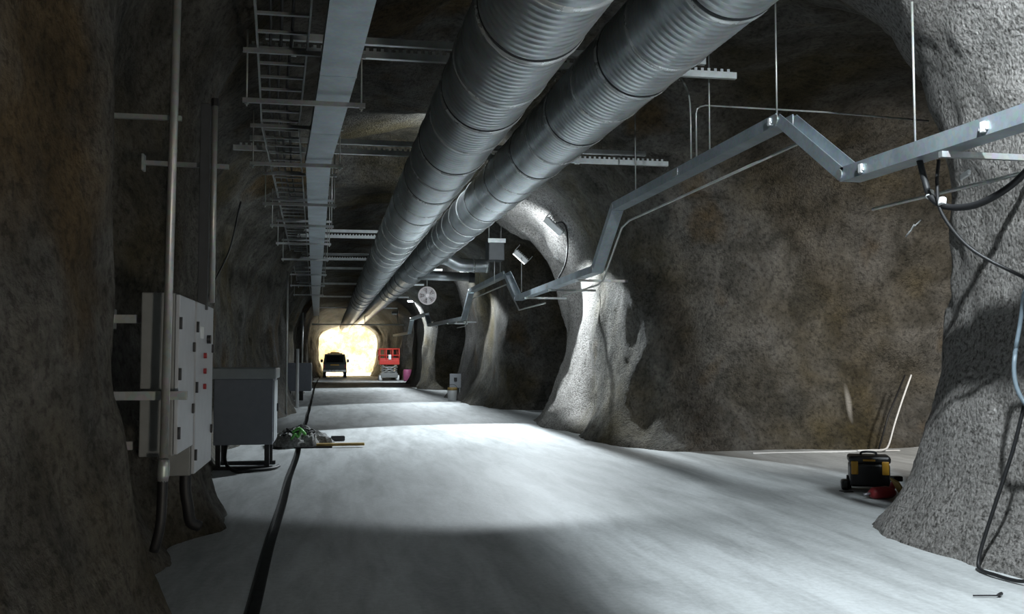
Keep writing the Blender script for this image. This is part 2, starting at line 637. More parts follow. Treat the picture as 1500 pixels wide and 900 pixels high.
def rock_piece(name, mask):
    q = Q[mask]
    u, inv = np.unique(q, return_inverse=True)
    q = inv.reshape(q.shape)
    me = bpy.data.meshes.new(name)
    me.vertices.add(len(u))
    me.vertices.foreach_set('co', V[u].astype(np.float32).ravel())
    me.loops.add(q.size)
    me.loops.foreach_set('vertex_index', q.astype(np.int32).ravel())
    me.polygons.add(len(q))
    me.polygons.foreach_set('loop_start', np.arange(0, q.size, 4, dtype=np.int32))
    me.update(calc_edges=True)
    me.validate()
    me.polygons.foreach_set('use_smooth', np.ones(len(me.polygons), bool))
    p = V[u]
    # freshly sprayed paler shotcrete: pillar faces between the side drifts and a collar round each mouth
    fresh = np.zeros(len(u))
    for lo, hi in ((-8, 9.0), (19.6, 24.6), (35.2, 38.8), (52, 60)):
        side = np.clip((p[:, 0] - 3.4) / 0.8, 0, 1) * np.clip((p[:, 1] - lo) / 1.2, 0, 1) * np.clip((hi - p[:, 1]) / 0.6, 0, 1)
        fresh = np.maximum(fresh, side)
    fresh *= 0.85
    a = me.attributes.new('fresh', 'FLOAT', 'POINT')
    a.data.foreach_set('value', fresh.astype(np.float32))
    me.normals_split_custom_set_from_vertices(N[u].astype(np.float32))
    me.materials.append(M['rock'])
    o = link(name, me)
    o['kind'] = 'structure'
    return o


tag(rock_piece('wall_left', is_l), 'dark rough shotcrete left wall of the tunnel', 'wall')
tag(rock_piece('wall_right', is_r), 'shotcrete right wall with side openings between pale pillars', 'wall')
tag(rock_piece('ceiling', is_c), 'dark vaulted shotcrete tunnel ceiling', 'ceiling')
tag(rock_piece('wall_back', is_end), 'bright rock wall at the far tunnel end', 'wall')

# ------------------------------------------------------------------ floor with a drain groove
DRAIN = [(-9, -0.44), (6.2, -0.50), (10, -0.545), (13, -0.575), (17, -0.60), (30, -0.75), (51, -1.02), (70, -1.15), (108, -1.2)]


def drain_x(y):
    return float(key(np.array([y]), DRAIN)[0]) + 0.007 * math.sin(y * 1.3)


def build_floor():
    ys = list(np.concatenate([np.arange(-9, 4, 0.5), np.arange(4, 20, 0.16), np.arange(20, 45, 0.4), np.arange(45, 108.1, 1.0)]))
    xs_r = list(np.concatenate([np.linspace(0.08, 5.5, 40), np.linspace(6, 15.5, 16)]))
    vs = []
    cols = None
    for y in ys:
        d = drain_x(y)
        row = [(-4.2, 0), (-2.5, 0), (-1.6, 0), (d - 0.45, 0), (d - 0.05, 0), (d - 0.05, 0.0), (d - 0.05, -0.09), (d + 0.05, -0.09), (d + 0.05, 0.0), (d + 0.05, 0)]
        row += [(d + 0.05 + a, 0) for a in xs_r]
        cols = len(row)
        for x, z in row:
            if z == 0 and abs(x - d) > 0.06:
                z = 0.012 * math.sin(x * 1.9 + 1.1 * math.sin(y * 0.4)) * math.sin(y * 0.55) * min(1, abs(x - d) * 2)
            vs.append((x, y, z))
    fs = []
    n = len(ys)
    for j in range(n - 1):
        for i in range(cols - 1):
            if i not in (4, 8):
                fs.append((j * cols + i, j * cols + i + 1, (j + 1) * cols + i + 1, (j + 1) * cols + i))
    mb = MB().add(vs, fs, True)
    me = mb.mesh('floor')
    me.materials.append(M['floor'])
    o = link('floor', me)
    o['kind'] = 'structure'
    tag(o, 'dusty pale grey concrete tunnel floor', 'floor')
    # lining of the drain groove
    mb = MB()
    prof = [(-0.049, 0.0), (-0.049, -0.085), (0.049, -0.085), (0.049, 0.0), (0.042, 0.0), (0.042, -0.078), (-0.042, -0.078), (-0.042, 0.0)]
    vs = []
    yy = [y for y in ys if -2 < y < 75]
    for y in yy:
        d = drain_x(y)
        for a, b in prof:
            vs.append((d + a, y, b + 0.004))
    m_ = len(prof)
    fs = []
    for j in range(len(yy) - 1):
        for i in range(m_):
            fs.append((j * m_ + i, j * m_ + (i + 1) % m_, (j + 1) * m_ + (i + 1) % m_, (j + 1) * m_ + i))
    mb.add(vs, fs)
    g = mb.build('trim_1', 'drain_lining')
    g['kind'] = 'structure'
    tag(g, 'narrow dark drain channel running along the left floor', 'drain')


build_floor()

# ------------------------------------------------------------------ ventilation ducts
def duct_mesh(L, R, pitch, per, n, name):
    rows = max(2, int(L / pitch * per) + 1)
    vs = []
    for j in range(rows):
        y = L * j / (rows - 1)
        for k in range(n):
            th = 2 * PI * k / n
            ph = (y / pitch - th / (2 * PI)) % 1.0
            r = R
            if per >= 3:
                r += 0.012 * max(0.0, math.cos((ph - 0.5) * 2 * PI)) ** 2
            vs.append((r * math.sin(th), y, r * math.cos(th)))
    fs = []
    for j in range(rows - 1):
        for k in range(n):
            fs.append((j * n + k, j * n + (k + 1) % n, (j + 1) * n + (k + 1) % n, (j + 1) * n + k))
    me = MB().add(vs, fs, True).mesh(name)
    bm = bmesh.new()
    bm.from_mesh(me)
    bmesh.ops.recalc_face_normals(bm, faces=bm.faces)
    bm.to_mesh(me)
    bm.free()
    me.materials.append(M['galv'])
    return me


def ring_mesh(R, prof, n, mat, name):
    """prof [(y,r)] lathe about the y axis"""
    vs = []
    for y, dr in prof:
        for k in range(n):
            th = 2 * PI * k / n
            vs.append(((R + dr) * math.sin(th), y, (R + dr) * math.cos(th)))
    fs = []
    for j in range(len(prof) - 1):
        for k in range(n):
            fs.append((j * n + k, (j + 1) * n + k, (j + 1) * n + (k + 1) % n, j * n + (k + 1) % n))
    me = MB().add(vs, fs, True).mesh(name)
    me.materials.append(M[mat])
    return me


RD = 0.42
SEC = 2.2
m_near = duct_mesh(SEC - 0.02, RD, 0.1, 7, 56, 'duct_section')
m_mid = duct_mesh(SEC - 0.02, RD, 0.1, 4, 36, 'duct_section')
m_far = duct_mesh(SEC - 0.02, RD, 0.5, 1, 24, 'duct_section')
m_band = ring_mesh(RD, [(-0.03, 0.0), (-0.024, 0.013), (-0.009, 0.022), (0.009, 0.022), (0.024, 0.013), (0.03, 0.0)], 48, 'band', 'joint_band')
m_gask = ring_mesh(RD, [(-0.011, 0.0), (-0.009, 0.014), (0.009, 0.014), (0.011, 0.0)], 48, 'gap', 'gasket')
m_lug = MB().bbox((-0.03, -0.02, RD + 0.01), (0.03, 0.02, RD + 0.06), 0.005).mesh('band_lug')
m_lug.materials.append(M['strut'])


def duct(label, x0, z0, slope, y0, n):
    root = thing('ventilation_duct', label, 'duct', (x0, y0, z0), 'pair of ventilation ducts', math.atan(-slope))
    for i in range(n):
        y = i * SEC
        me = m_near if y0 + y < 16 else m_mid if y0 + y < 32 else m_far
        link('duct_section', me, root, (0, y, 0))
        if y0 + y < 45:
            if y0 + y < 24:
                link('joint_band', m_band, root, (0, y + 0.95 + 0.15 * (i % 3), 0))
            o = link('joint_band', m_band, root, (0, y + 0.02, 0))
            link('gasket', m_gask, o, (0, -0.075, 0))
    return root


duct('large round spiral ventilation duct, left one of the pair under the ceiling', 1.46, 4.2, -0.008, 2.4, 36)
duct('large round spiral ventilation duct, right one of the pair, nearer the side opening', 3.03, 4.61, -0.014, 2.4, 36)

# ------------------------------------------------------------------ slotted ceiling struts carrying the ducts
CH = [(-0.032, -0.04), (0.032, -0.04), (0.032, 0.04), (0.018, 0.04), (0.018, 0.032), (0.026, 0.032), (0.026, -0.033),
      (-0.026, -0.033), (-0.026, 0.032), (-0.018, 0.032), (-0.018, 0.04), (-0.032, 0.04)]


def ceiling_strut(y, x0, x1, z, label, twin=True, rods=(), dz=0.0):
    root = thing('ceiling_strut', label, 'strut', ((x0 + x1) / 2, y, z - 0.05), 'struts across the tunnel under the ceiling')
    off = -Vector(root.location)
    def part(nm, mb, mat, par=None):
        return mb.build(nm, mat, par or root, off if par is None else None)
    part('channel', MB().extrude(CH, (x0, y, z), (x1, y, z)), 'strut_bright')
    if twin:
        part('channel', MB().extrude(CH, (x0 + 0.25, y, z + 0.16), (x1 - 0.4, y, z + 0.16)), 'strut_bright')
        mb = MB()
        xx = x0 + 0.1
        while xx < x1 - 0.1:
            mb.box((xx, y - 0.03, z + 0.04), (xx + 0.035, y - 0.02, z + 0.075))
            xx += 0.085
        o = part('slot_strip', mb, 'strut_bright')
        o['kind'] = 'stuff'
    for rx in rods:
        part('hanger_rod', MB().tube([(rx, y, z - 0.06), (rx, y, z + 0.9)], 0.012, 6), 'pipe')
        part('nut_plate', MB().bbox((rx - 0.04, y - 0.045, z - 0.055), (rx + 0.04, y + 0.045, z - 0.042), 0.004), 'strut_bright')


ceiling_strut(11.0, -1.05, 4.87, 5.1, 'twin slotted steel strut above the ducts, nearest the camera', True, (-0.5, 2.2, 3.9))
ceiling_strut(15.5, -1.6, 5.6, 4.93, 'twin slotted steel strut above the ducts, second from the camera', True, (-0.9, 2.2, 4.0))
for i, (y, x1, o) in enumerate(((27.4, 3.6, 'third'), (33.0, 3.9, 'fourth'), (36.0, 4.0, 'fifth'), (42.5, 3.9, 'sixth'), (50.0, 3.8, 'seventh'), (59.0, 3.8, 'eighth'))):
    ceiling_strut(y, -1.15, x1, 5.05 - 0.012 * (y - 27), 'single steel strut above the ducts, %s from the camera' % o, i < 2, (2.0,))

# low cross beam far away, under the ducts
root = thing('cross_beam', 'steel beam crossing under both ducts in front of the bright far end', 'beam', (1.6, 62.0, 3.7))
off = -Vector(root.location)
MB().extrude(CH, (-1.4, 62, 3.75), (4.4, 62, 3.75)).build('channel', 'strut', root, off)
for rx in (-1.0, 1.9, 4.0):
    MB().tube([(rx, 62, 3.7), (rx, 62, 5.0)], 0.02, 6).build('hanger_rod', 'pipe', root, off)

# ------------------------------------------------------------------ left cable tray, ladder tray and trapeze hangers
LT = [(4.0, 0.26), (6.9, 0.11), (9.6, -0.03), (12.9, -0.235), (18, -0.335), (26.9, -0.51), (40.8, -0.79), (60, -1.1)]


def lt(y):
    return float(np.interp(y, [a for a, b in LT], [b for a, b in LT]))


root = thing('cable_tray', 'wide smooth galvanised cable tray hanging left of the ducts', 'cable tray', (0, 4.0, 4.2))
off = -Vector(root.location)
ys = [4.0, 6.2, 8.85, 11.2, 12.9, 15.5, 18, 21, 24, 27, 31, 36, 41, 48, 60]
for a, b in zip(ys[:-1], ys[1:]):
    pa, pb = (lt(a), a + 0.006, 4.2), (lt(b), b - 0.006, 4.2)
    w = 0.165
    prof = [(-w, 0), (w, 0), (w, 0.11), (w - 0.015, 0.11), (w - 0.015, 0.012), (-w + 0.015, 0.012), (-w + 0.015, 0.11), (-w, 0.11)]
    MB().extrude(prof, pa, pb).build('tray_section', 'tray', root, off)
    if b < 40:
        q = Vector(pb)
        for s in (-1, 1):
            MB().bbox((q.x + s * (w + 0.003) - 0.004, b - 0.09, 4.215), (q.x + s * (w + 0.003) + 0.004, b + 0.09, 4.29), 0.003).build('splice_plate', 'strut', root, off)

root = thing('ladder_tray', 'dark ladder type cable tray with open rungs beside the left wall', 'cable tray', (-0.6, 4.0, 4.70))
off = -Vector(root.location)
for o_ in (-0.74, -0.26):
    for a, b in zip(ys[:-2], ys[1:-1]):
        MB().bar((lt(a) + o_, a, 4.71), (lt(b) + o_, b, 4.71), 0.018, 0.09).build('side_rail', 'strut', root, off)
me = MB().box((-0.24, -0.02, -0.012), (0.24, 0.02, 0.012)).mesh('rung')
me.materials.append(M['strut'])
y = 4.2
while y < 41:
    link('rung', me, root, Vector((lt(y) - 0.5, y, 4.70)) + off)
    y += 0.5
for k in range(3):
    MB().tube(curve_pts([(lt(yy) - 0.62 + 0.1 * k + 0.02 * math.sin(yy), yy, 4.735) for yy in np.arange(4.0, 41, 2.5)], 4), 0.016, 6).build('cable', 'black', root, off)

ORD = ['nearest the camera', 'second from the camera', 'third from the camera', 'fourth from the camera', 'fifth from the camera',
       'sixth from the camera', 'seventh from the camera', 'eighth from the camera', 'ninth from the camera', 'tenth from the camera', 'eleventh from the camera', 'twelfth from the camera']
for i, y in enumerate((9.57, 12.7, 16.0, 18.6, 21.5, 25.0, 29.5, 34.0, 39.0)):
    c = lt(y)
    z = 4.13
    root = thing('trapeze_hanger', 'steel trapeze bar under the left cable trays, %s' % ORD[i], 'hanger', (c - 0.3, y, z), 'trapeze hangers of the left cable trays')
    off = -Vector(root.location)
    MB().extrude([(-0.02, -0.025), (0.02, -0.025), (0.02, 0.02), (0.014, 0.02), (0.014, -0.018), (-0.014, -0.018), (-0.014, 0.02), (-0.02, 0.02)],
                 (c - 0.88, y, z), (c + 0.31, y, z)).build('bar', 'strut', root, off)
    MB().extrude([(-0.02, -0.025), (0.02, -0.025), (0.02, 0.02), (0.014, 0.02), (0.014, -0.018), (-0.014, -0.018), (-0.014, 0.02), (-0.02, 0.02)],
                 (c - 0.88, y, 4.63), (c + 0.31, y, 4.63)).build('bar', 'strut', root, off)
    for rx in (c - 0.84, c + 0.27):
        MB().tube([(rx, y, z - 0.06), (rx, y, z + 1.3 - (0.6 if rx < c - 0.5 else 0))], 0.009, 6).build('hanger_rod', 'pipe', root, off)
        MB().tube([(rx, y, z - 0.04), (rx, y, z - 0.028)], 0.022, 6, smooth=False).build('nut', 'strut', root, off)

# ------------------------------------------------------------------ right cable tray stepping over the side openings
RT = [(2.0, 3.12), (7.92, 3.20), (9.17, 4.02), (15.16, 4.05), (16.43, 3.12), (23.9, 3.06), (25.5, 3.84), (32.4, 3.84), (34.2, 2.97),
      (43.6, 3.04), (44.6, 3.6), (50.5, 3.6), (51.8, 2.9), (60, 2.95)]


def rt_x(y):
    return 4.6 if y < 34 else 4.6 - 0.035 * (y - 34)


root = thing('cable_tray', 'galvanised cable tray stepping up and down along the right pillars', 'cable tray', (4.6, 2.0, 3.1))
off = -Vector(root.location)
w = 0.10
prof = [(-w, 0), (w, 0), (w, 0.13), (w - 0.012, 0.13), (w - 0.012, 0.012), (-w + 0.012, 0.012), (-w + 0.012, 0.13), (-w, 0.13)]
for (a, za), (b, zb) in zip(RT[:-1], RT[1:]):
    L = math.hypot(b - a, zb - za)
    n = max(1, int(round(L / 3.0)))
    for k in range(n):
        p = Vector((rt_x(a), a, za)).lerp(Vector((rt_x(b), b, zb)), k / n)
        q = Vector((rt_x(a), a, za)).lerp(Vector((rt_x(b), b, zb)), (k + 1) / n)
        d = (q - p).normalized() * 0.006
        MB().extrude(prof, p + d, q - d).build('tray_section', 'tray', root, off)
        if k and q.y < 40:
            for s in (-1, 1):
                MB().bar(p - d * 15 + Vector((s * (w + 0.004), 0, 0.065)), p + d * 15 + Vector((s * (w + 0.004), 0, 0.065)), 0.006, 0.09).build('splice_plate', 'strut', root, off)
    for s in (-1, 1):
        MB().tube([(rt_x(b) + s * (w - 0.004), b, zb + 0.065), (rt_x(b) + s * (w + 0.012), b, zb + 0.065)], 0.05, 12, smooth=False).build('joint_plate', 'strut', root, off)
for y, z0, z1 in ((6.92, 3.2, 4.5), (9.35, 4.03, 5.5), (11.2, 4.03, 5.7), (14.2, 4.04, 5.7), (26.6, 3.84, 5.2), (30.5, 3.84, 5.2)):
    MB().tube([(rt_x(y), y, z0), (rt_x(y), y, z1)], 0.010, 6).build('hanger_rod', 'pipe', root, off)
for y, z in ((6.4, 3.16), (17.5, 3.1), (19.8, 3.08), (22.4, 3.07), (35.2, 2.97), (37.4, 2.99)):
    mb = MB().bar((rt_x(y) - 0.14, y, z - 0.03), (rt_x(y) + 0.9, y, z - 0.03), 0.045, 0.045)
    mb.build('wall_bracket', 'strut', root, off)
for y, z in ((5.95, 3.17), (7.55, 3.19), (9.30, 4.03)):
    mb = MB().bbox((rt_x(y) - w - 0.025, y - 0.025, z + 0.02), (rt_x(y) - w, y + 0.025, z + 0.10), 0.006)
    mb.bbox((rt_x(y) - w - 0.02, y - 0.045, z + 0.035), (rt_x(y) - w, y + 0.045, z + 0.06), 0.006)
    mb.build('clip', 'white', root, off)

# thin conduit below the right tray
def conduit(name, label, pts, r, mat='pipe', cat='conduit', clips=()):
    P = [Vector(p) for p in pts]
    o = MB().tube(P, r, 10)
    ob = o.build(name, mat)
    tag(ob, label, cat)
    for c in clips:
        MB().tube([Vector(c) - Vector((0, 0.02, 0)), Vector(c) + Vector((0, 0.02, 0))], r + 0.012, 10, smooth=False).build('clip', 'strut', ob)
    return ob


conduit('conduit', 'thin pale conduit running under the right tray over the big side opening',
        [(4.66, 8.95, 3.80), (4.62, 14.6, 3.80), (4.62, 15.0, 3.74), (4.64, 16.2, 2.97), (4.66, 16.6, 2.92), (4.7, 19.5, 2.9)], 0.017)
conduit('conduit', 'thin conduit under the tray beside the near right pillar', [(4.75, 2.5, 2.86), (4.72, 6.3, 2.9), (4.72, 7.75, 2.93)], 0.015)
conduit('conduit', 'thin conduit under the tray over the second side opening',
        [(4.66, 21.0, 2.84), (4.66, 24.1, 2.84), (4.62, 25.7, 3.62), (4.6, 32.0, 3.62), (4.6, 33.9, 2.75), (4.58, 36, 2.75)], 0.02)
conduit('conduit', 'thin wiring conduit bending down from the ceiling to the right tray',
        [(4.30, 11.95, 5.55), (4.42, 11.9, 5.42), (4.50, 11.85, 5.28), (4.555, 11.8, 5.10), (4.57, 11.78, 4.95), (4.57, 11.76, 4.7), (4.57, 11.76, 4.21)], 0.012)
conduit('conduit', 'thin horizontal conduit crossing the big side opening above the tray',
        [(4.63, 11.72, 4.22), (4.63, 11.72, 4.80), (4.64, 11.715, 4.86), (4.68, 11.70, 4.89), (4.74, 11.66, 4.90), (5.9, 10.7, 4.62), (6.83, 10.0, 4.38)], 0.011)

# ------------------------------------------------------------------ left wall: conduits and their strut brackets
o = conduit('conduit', 'tall bare steel conduit running down past the first wall cabinet', [(-1.0, 6.3, 5.1), (-1.02, 6.3, 3.0), (-1.04, 6.3, 0.98)], 0.026)
MB().tube([(-1.04, 6.3, 0.97), (-1.04, 6.3, 0.92), (-1.042, 6.3, 0.87), (-1.042, 6.3, 0.83)], [0.034, 0.038, 0.038, 0.03], 12).build('coupling', 'strut', o)
MB().tube(curve_pts([(-1.042, 6.3, 0.86), (-1.045, 6.3, 0.7), (-1.055, 6.3, 0.55), (-1.09, 6.32, 0.40)], 5), 0.031, 10).build('flexible_tail', 'black', o)
o = conduit('conduit', 'steel conduit with dark backing entering the second wall cabinet from above', [(-0.95, 7.8, 3.62), (-0.95, 7.8, 2.035)], 0.022)
MB().bbox((-1.06, 7.80, 1.98), (-0.985, 7.87, 3.62), 0.006).build('backing_strut', 'gap', o)
MB().tube([(-0.95, 7.8, 3.60), (-0.95, 7.8, 3.66)], 0.03, 10, smooth=False).build('end_cap', 'black', o)


def bracket(label, p, q, w=0.05):
    ob = MB().extrude([(-w / 2, -w / 2), (w / 2, -w / 2), (w / 2, w / 2), (w / 4, w / 2), (w / 4, -w / 4), (-w / 4, -w / 4), (-w / 4, w / 2), (-w / 2, w / 2)], p, q)
    o = ob.build('strut_bracket', 'strut')
    tag(o, label, 'bracket', 'wall brackets on the near left wall')
    pp = Vector(p)
    MB().bbox((pp.x - 0.012, pp.y - 0.05, pp.z - 0.065), (pp.x + 0.006, pp.y + 0.05, pp.z + 0.065), 0.004).build('base_plate', 'strut', o)
    return o


bracket('strut bracket holding the tall conduit high on the near wall', (-1.42, 6.36, 3.14), (-0.98, 6.36, 3.14), 0.03)
bracket('strut bracket holding the conduit above the second cabinet', (-1.5, 7.92, 3.15), (-0.85, 7.92, 3.14), 0.035)
bracket('top strut arm carrying the wall cabinets', (-1.44, 6.72, 1.86), (-1.245, 6.72, 1.86), 0.055)
bracket('middle strut arm carrying the wall cabinets, crossing behind the conduit', (-1.42, 6.46, 1.36), (-0.93, 6.46, 1.36), 0.055)
bracket('bottom strut arm carrying the wall cabinets', (-1.44, 6.75, 1.02), (-1.245, 6.75, 1.02), 0.055)

# ------------------------------------------------------------------ wall cabinets
def cabinet(label, x0, x1, y0, y1, z0, z1, second=False):
    root = thing('electrical_cabinet', label, 'cabinet', ((x0 + x1) / 2, (y0 + y1) / 2, z0), 'wall cabinets on the near left wall')
    off = -Vector(root.location)
    MB().bbox((x0, y0, z0), (x1 - 0.03, y1, z1), 0.008).build('body', 'cab_side', root, off)
    d = MB().bbox((x1 - 0.028, y0 + 0.008, z0 + 0.012), (x1, y1 - 0.008, z1 - 0.012), 0.006).build('door', 'cab', root, off)
    for zz in (z0 + 0.15, (z0 + z1) / 2, z1 - 0.2):
        MB().tube([(x1 + 0.006, y0 + 0.014, zz - 0.04), (x1 + 0.006, y0 + 0.014, zz + 0.04)], 0.011, 8).build('hinge', 'gap', d)
    for zz in (z0 + 0.28, z1 - 0.35):
        MB().bbox((x1 - 0.002, y1 - 0.09, zz - 0.035), (x1 + 0.018, y1 - 0.05, zz + 0.035), 0.005).build('latch', 'blackp', d)
    if second:
        MB().bbox((x1 - 0.001, y0 + 0.2, z1 - 0.28), (x1 + 0.005, y0 + 0.36, z1 - 0.19), 0.002).build('name_plate', 'white', d)
        for zz in (1.62, 1.50, 1.38):
            MB().tube([(x1 - 0.004, y0 + 0.42, zz), (x1 + 0.022, y0 + 0.42, zz)], 0.022, 12, smooth=False).build('indicator_button', 'redd', d)
        MB().tube([(x1 - 0.004, y0 + 0.6, 1.75), (x1 + 0.03, y0 + 0.6, 1.75)], 0.035, 12, smooth=False).build('selector_switch', 'blackp', d)
    return root


cabinet('light grey wall cabinet with plain door, nearer the camera', -1.24, -1.0, 6.56, 7.27, 0.96, 2.03)
c2 = cabinet('taller light grey wall cabinet with red buttons on its door', -1.2, -1.0, 7.36, 8.34, 0.74, 2.03, True)
o = MB().tube(curve_pts([(-1.08, 7.5, 0.78), (-1.08, 7.5, 0.62), (-1.06, 7.5, 0.5), (-1.04, 7.52, 0.38), (-0.98, 7.55, 0.34)], 5), 0.042, 12).build('cable_tail', 'black')
tag(o, 'thick black cable tail hanging out under the second wall cabinet', 'cable')

# transformer style box standing on legs
root = thing('floor_cabinet', 'blue-grey metal box with overhanging lid standing on legs by the left wall', 'cabinet', (-1.27, 14.7, 0))
off = -Vector(root.location)
MB().bbox((-1.68, 14.2, 0.36), (-0.86, 15.1, 1.30), 0.01).build('body', 'box', root, off)
MB().bbox((-1.72, 14.14, 1.30), (-0.82, 15.16, 1.46), 0.02).build('lid', 'lid', root, off)
d = MB().bbox((-0.86, 14.26, 0.40), (-0.845, 15.04, 1.27), 0.005).build('side_door', 'lid', root, off)
MB().bbox((-0.846, 14.9, 0.8), (-0.82, 14.94, 0.92), 0.005).build('handle', 'blackp', d)
for lx in (-1.62, -0.94):
    for ly in (14.28, 15.0):
        MB().bbox((lx - 0.035, ly - 0.035, 0), (lx + 0.035, ly + 0.035, 0.37), 0.006).build('leg', 'blackp', root, off)
for ly in (14.28, 15.0):
    MB().bbox((-1.68, ly - 0.05, 0.0), (-0.86, ly + 0.05, 0.05), 0.008).build('skid', 'blackp', root, off)
o = MB().tube(curve_pts([(-1.5, 14.3, 0.45), (-1.5, 14.1, 0.15), (-1.35, 13.9, 0.03), (-1.1, 13.95, 0.025), (-0.85, 14.2, 0.025), (-0.78, 14.5, 0.025)], 6), 0.024, 8).build('cable', 'black')
tag(o, 'black cable curling out under the blue-grey floor box', 'cable')

# smaller box further on
root = thing('wall_box', 'small grey wall box with white trunking far along the left wall', 'cabinet', (-1.4, 37.5, 0.35))
off = -Vector(root.location)
MB().bbox((-1.75, 37.2, 0.35), (-0.86, 37.9, 1.42), 0.015).build('body', 'box', root, off)
MB().bbox((-0.86, 37.25, 0.4), (-0.84, 37.85, 1.37), 0.006).build('door', 'lid', root, off)
MB().bbox((-1.3, 37.3, 0.0), (-1.15, 37.6, 0.36), 0.01).build('leg', 'blackp', root, off)
MB().bbox((-1.72, 37.3, 0.0), (-1.6, 37.6, 0.36), 0.01).build('leg', 'blackp', root, off)
o = MB().tube([(-1.16, 31.5, 0.0), (-1.16, 31.5, 1.9)], 0.055, 12).build('trunking_pipe', 'white')
tag(o, 'short white vertical pipe beside the small grey wall box', 'pipe')
conduit('conduit', 'tall steel conduit on the left wall beyond the floor box', [(-1.30, 27.3, 0.0), (-1.30, 27.3, 2.0), (-1.30, 27.3, 4.02)], 0.028)
conduit('conduit', 'vertical conduit far down the left wall behind the grey wall box', [(-1.45, 45, 0.6), (-1.45, 45, 3.7)], 0.04)
o = MB().tube(curve_pts([(-1.2, 12.6, 3.6), (-1.5, 14.2, 3.15), (-1.9, 15.8, 2.8), (-2.08, 16.6, 2.62)], 6), 0.012, 6).build('cable', 'black')
tag(o, 'thin black cable sagging diagonally along the left wall', 'cable')

# ------------------------------------------------------------------ crumpled heap, planks on the left floor
def heap(label):
    root = thing('netting_heap', label, 'heap', (-0.62, 17.9, 0))
    n, mrows = 44, 14
    vs = []
    for j in range(mrows + 1):
        t = j / mrows
        for i in range(n):
            a = 2 * PI * i / n
            wob = 1 + 0.14 * math.sin(3 * a + 1) + 0.08 * math.sin(7 * a + 2)
            r = (1 - t ** 1.6) if j < mrows else 0
            r = max(r, 0)
            h = 0.36 * (t ** 0.75)
            cr = 0.028 * math.sin(9 * a + 14 * t) + random.uniform(-0.018, 0.018)
            vs.append((0.56 * wob * r * math.cos(a) - 0.02 + 0.06 * t, 0.42 * wob * r * math.sin(a), max(0.0, h + cr) if j else 0.0))
    fs = [(j * n + i, j * n + (i + 1) % n, (j + 1) * n + (i + 1) % n, (j + 1) * n + i) for j in range(mrows) for i in range(n)]
    MB().add(vs, fs).build('netting', 'tarp', root)
    for k in range(5):
        pts = []
        for q in range(25):
            a = 2 * PI * q / 24
            pts.append(((0.40 - 0.05 * k) * math.cos(a) + 0.03 * math.sin(k * 3), (0.3 - 0.04 * k) * math.sin(a) - 0.02 * k, 0.10 + 0.05 * k + 0.03 * math.sin(3 * a + k)))
        MB().tube(pts, 0.014, 6, caps=False).build('cord', 'black', root)
    MB().tube(curve_pts([(-0.12, -0.40, 0.14), (-0.06, -0.38, 0.24), (0.0, -0.34, 0.20), (0.05, -0.36, 0.31), (0.12, -0.32, 0.24), (0.02, -0.28, 0.34), (-0.1, -0.33, 0.28)], 5), 0.026, 8).build('strap', 'green', root)
    MB().bbox((-0.55, -0.46, 0.0), (0.6, 0.35, 0.025), 0.01).build('base_board', 'blackp', root)


heap('crumpled heap of grey netting and cord with a green strap on the left floor')
o = MB().bbox((-0.30, 17.5, 0.028), (0.55, 17.62, 0.075), 0.006).build('plank', 'wood')
tag(o, 'yellowish wooden plank sticking out from the netting heap', 'plank')
o = MB().bbox((-0.05, 18.9, 0.0), (0.22, 19.05, 0.09), 0.02).build('block', 'blackp')
tag(o, 'short black block lying behind the wooden plank', 'block')

# ------------------------------------------------------------------ lamps on the right pillars
def flood(label, loc, rot, L=0.42, r=0.11):
    root = thing('flood_light', label, 'lamp', loc, 'flood lights on the right wall')
    m = Euler(rot).to_matrix().to_4x4()
    MB().bbox((-L / 2, -r * 0.55, -r * 0.55), (L / 2, r * 0.55, r * 0.4), 0.02, m).build('housing', 'white', root)
    MB().bbox((-L / 2 + 0.02, -r * 0.45, -r * 0.60), (L / 2 - 0.02, r * 0.45, -r * 0.54), 0.004, m).build('lens', 'lens', root)
    mb = MB()
    for k in range(7):
        x = -L / 2 + 0.05 + k * (L - 0.1) / 6
        mb.box((x - 0.006, -r * 0.5, r * 0.38), (x + 0.006, r * 0.5, r * 0.62), m)
    mb.build('cooling_fins', 'strut', root)
    for s in (-1, 1):
        MB().bar(m @ Vector((s * (L / 2 + 0.012), 0, 0)), m @ Vector((s * (L / 2 + 0.012), 0, r * 1.5)), 0.03, 0.012, (1, 0, 0)).build('yoke_arm', 'strut', root)
    return root


flood('white flood light on the pillar beyond the big side opening', (4.84, 20.9, 4.58), (0.3, 0.75, -0.2), 0.5, 0.16)
o = MB().tube(curve_pts([(4.86, 20.75, 4.62), (4.98, 20.55, 4.6), (5.02, 20.35, 4.3), (4.95, 20.2, 3.7), (4.74, 20.3, 3.22)], 6), 0.02, 8).build('cable', 'black')
tag(o, 'black lamp cable curving down the lit pillar to the tray', 'cable')
flood('small white flood light hanging over the second side opening', (5.0, 25.6, 4.38), (0.2, 0.7, 0.1), 0.45, 0.15)


def flood_at(label, loc, target):
    d = (Vector(target) - Vector(loc)).normalized()
    e = d.to_track_quat('-Z', 'Y').to_euler()
    flood(label, Vector(loc) - d * 0.12, e, 0.42, 0.15)


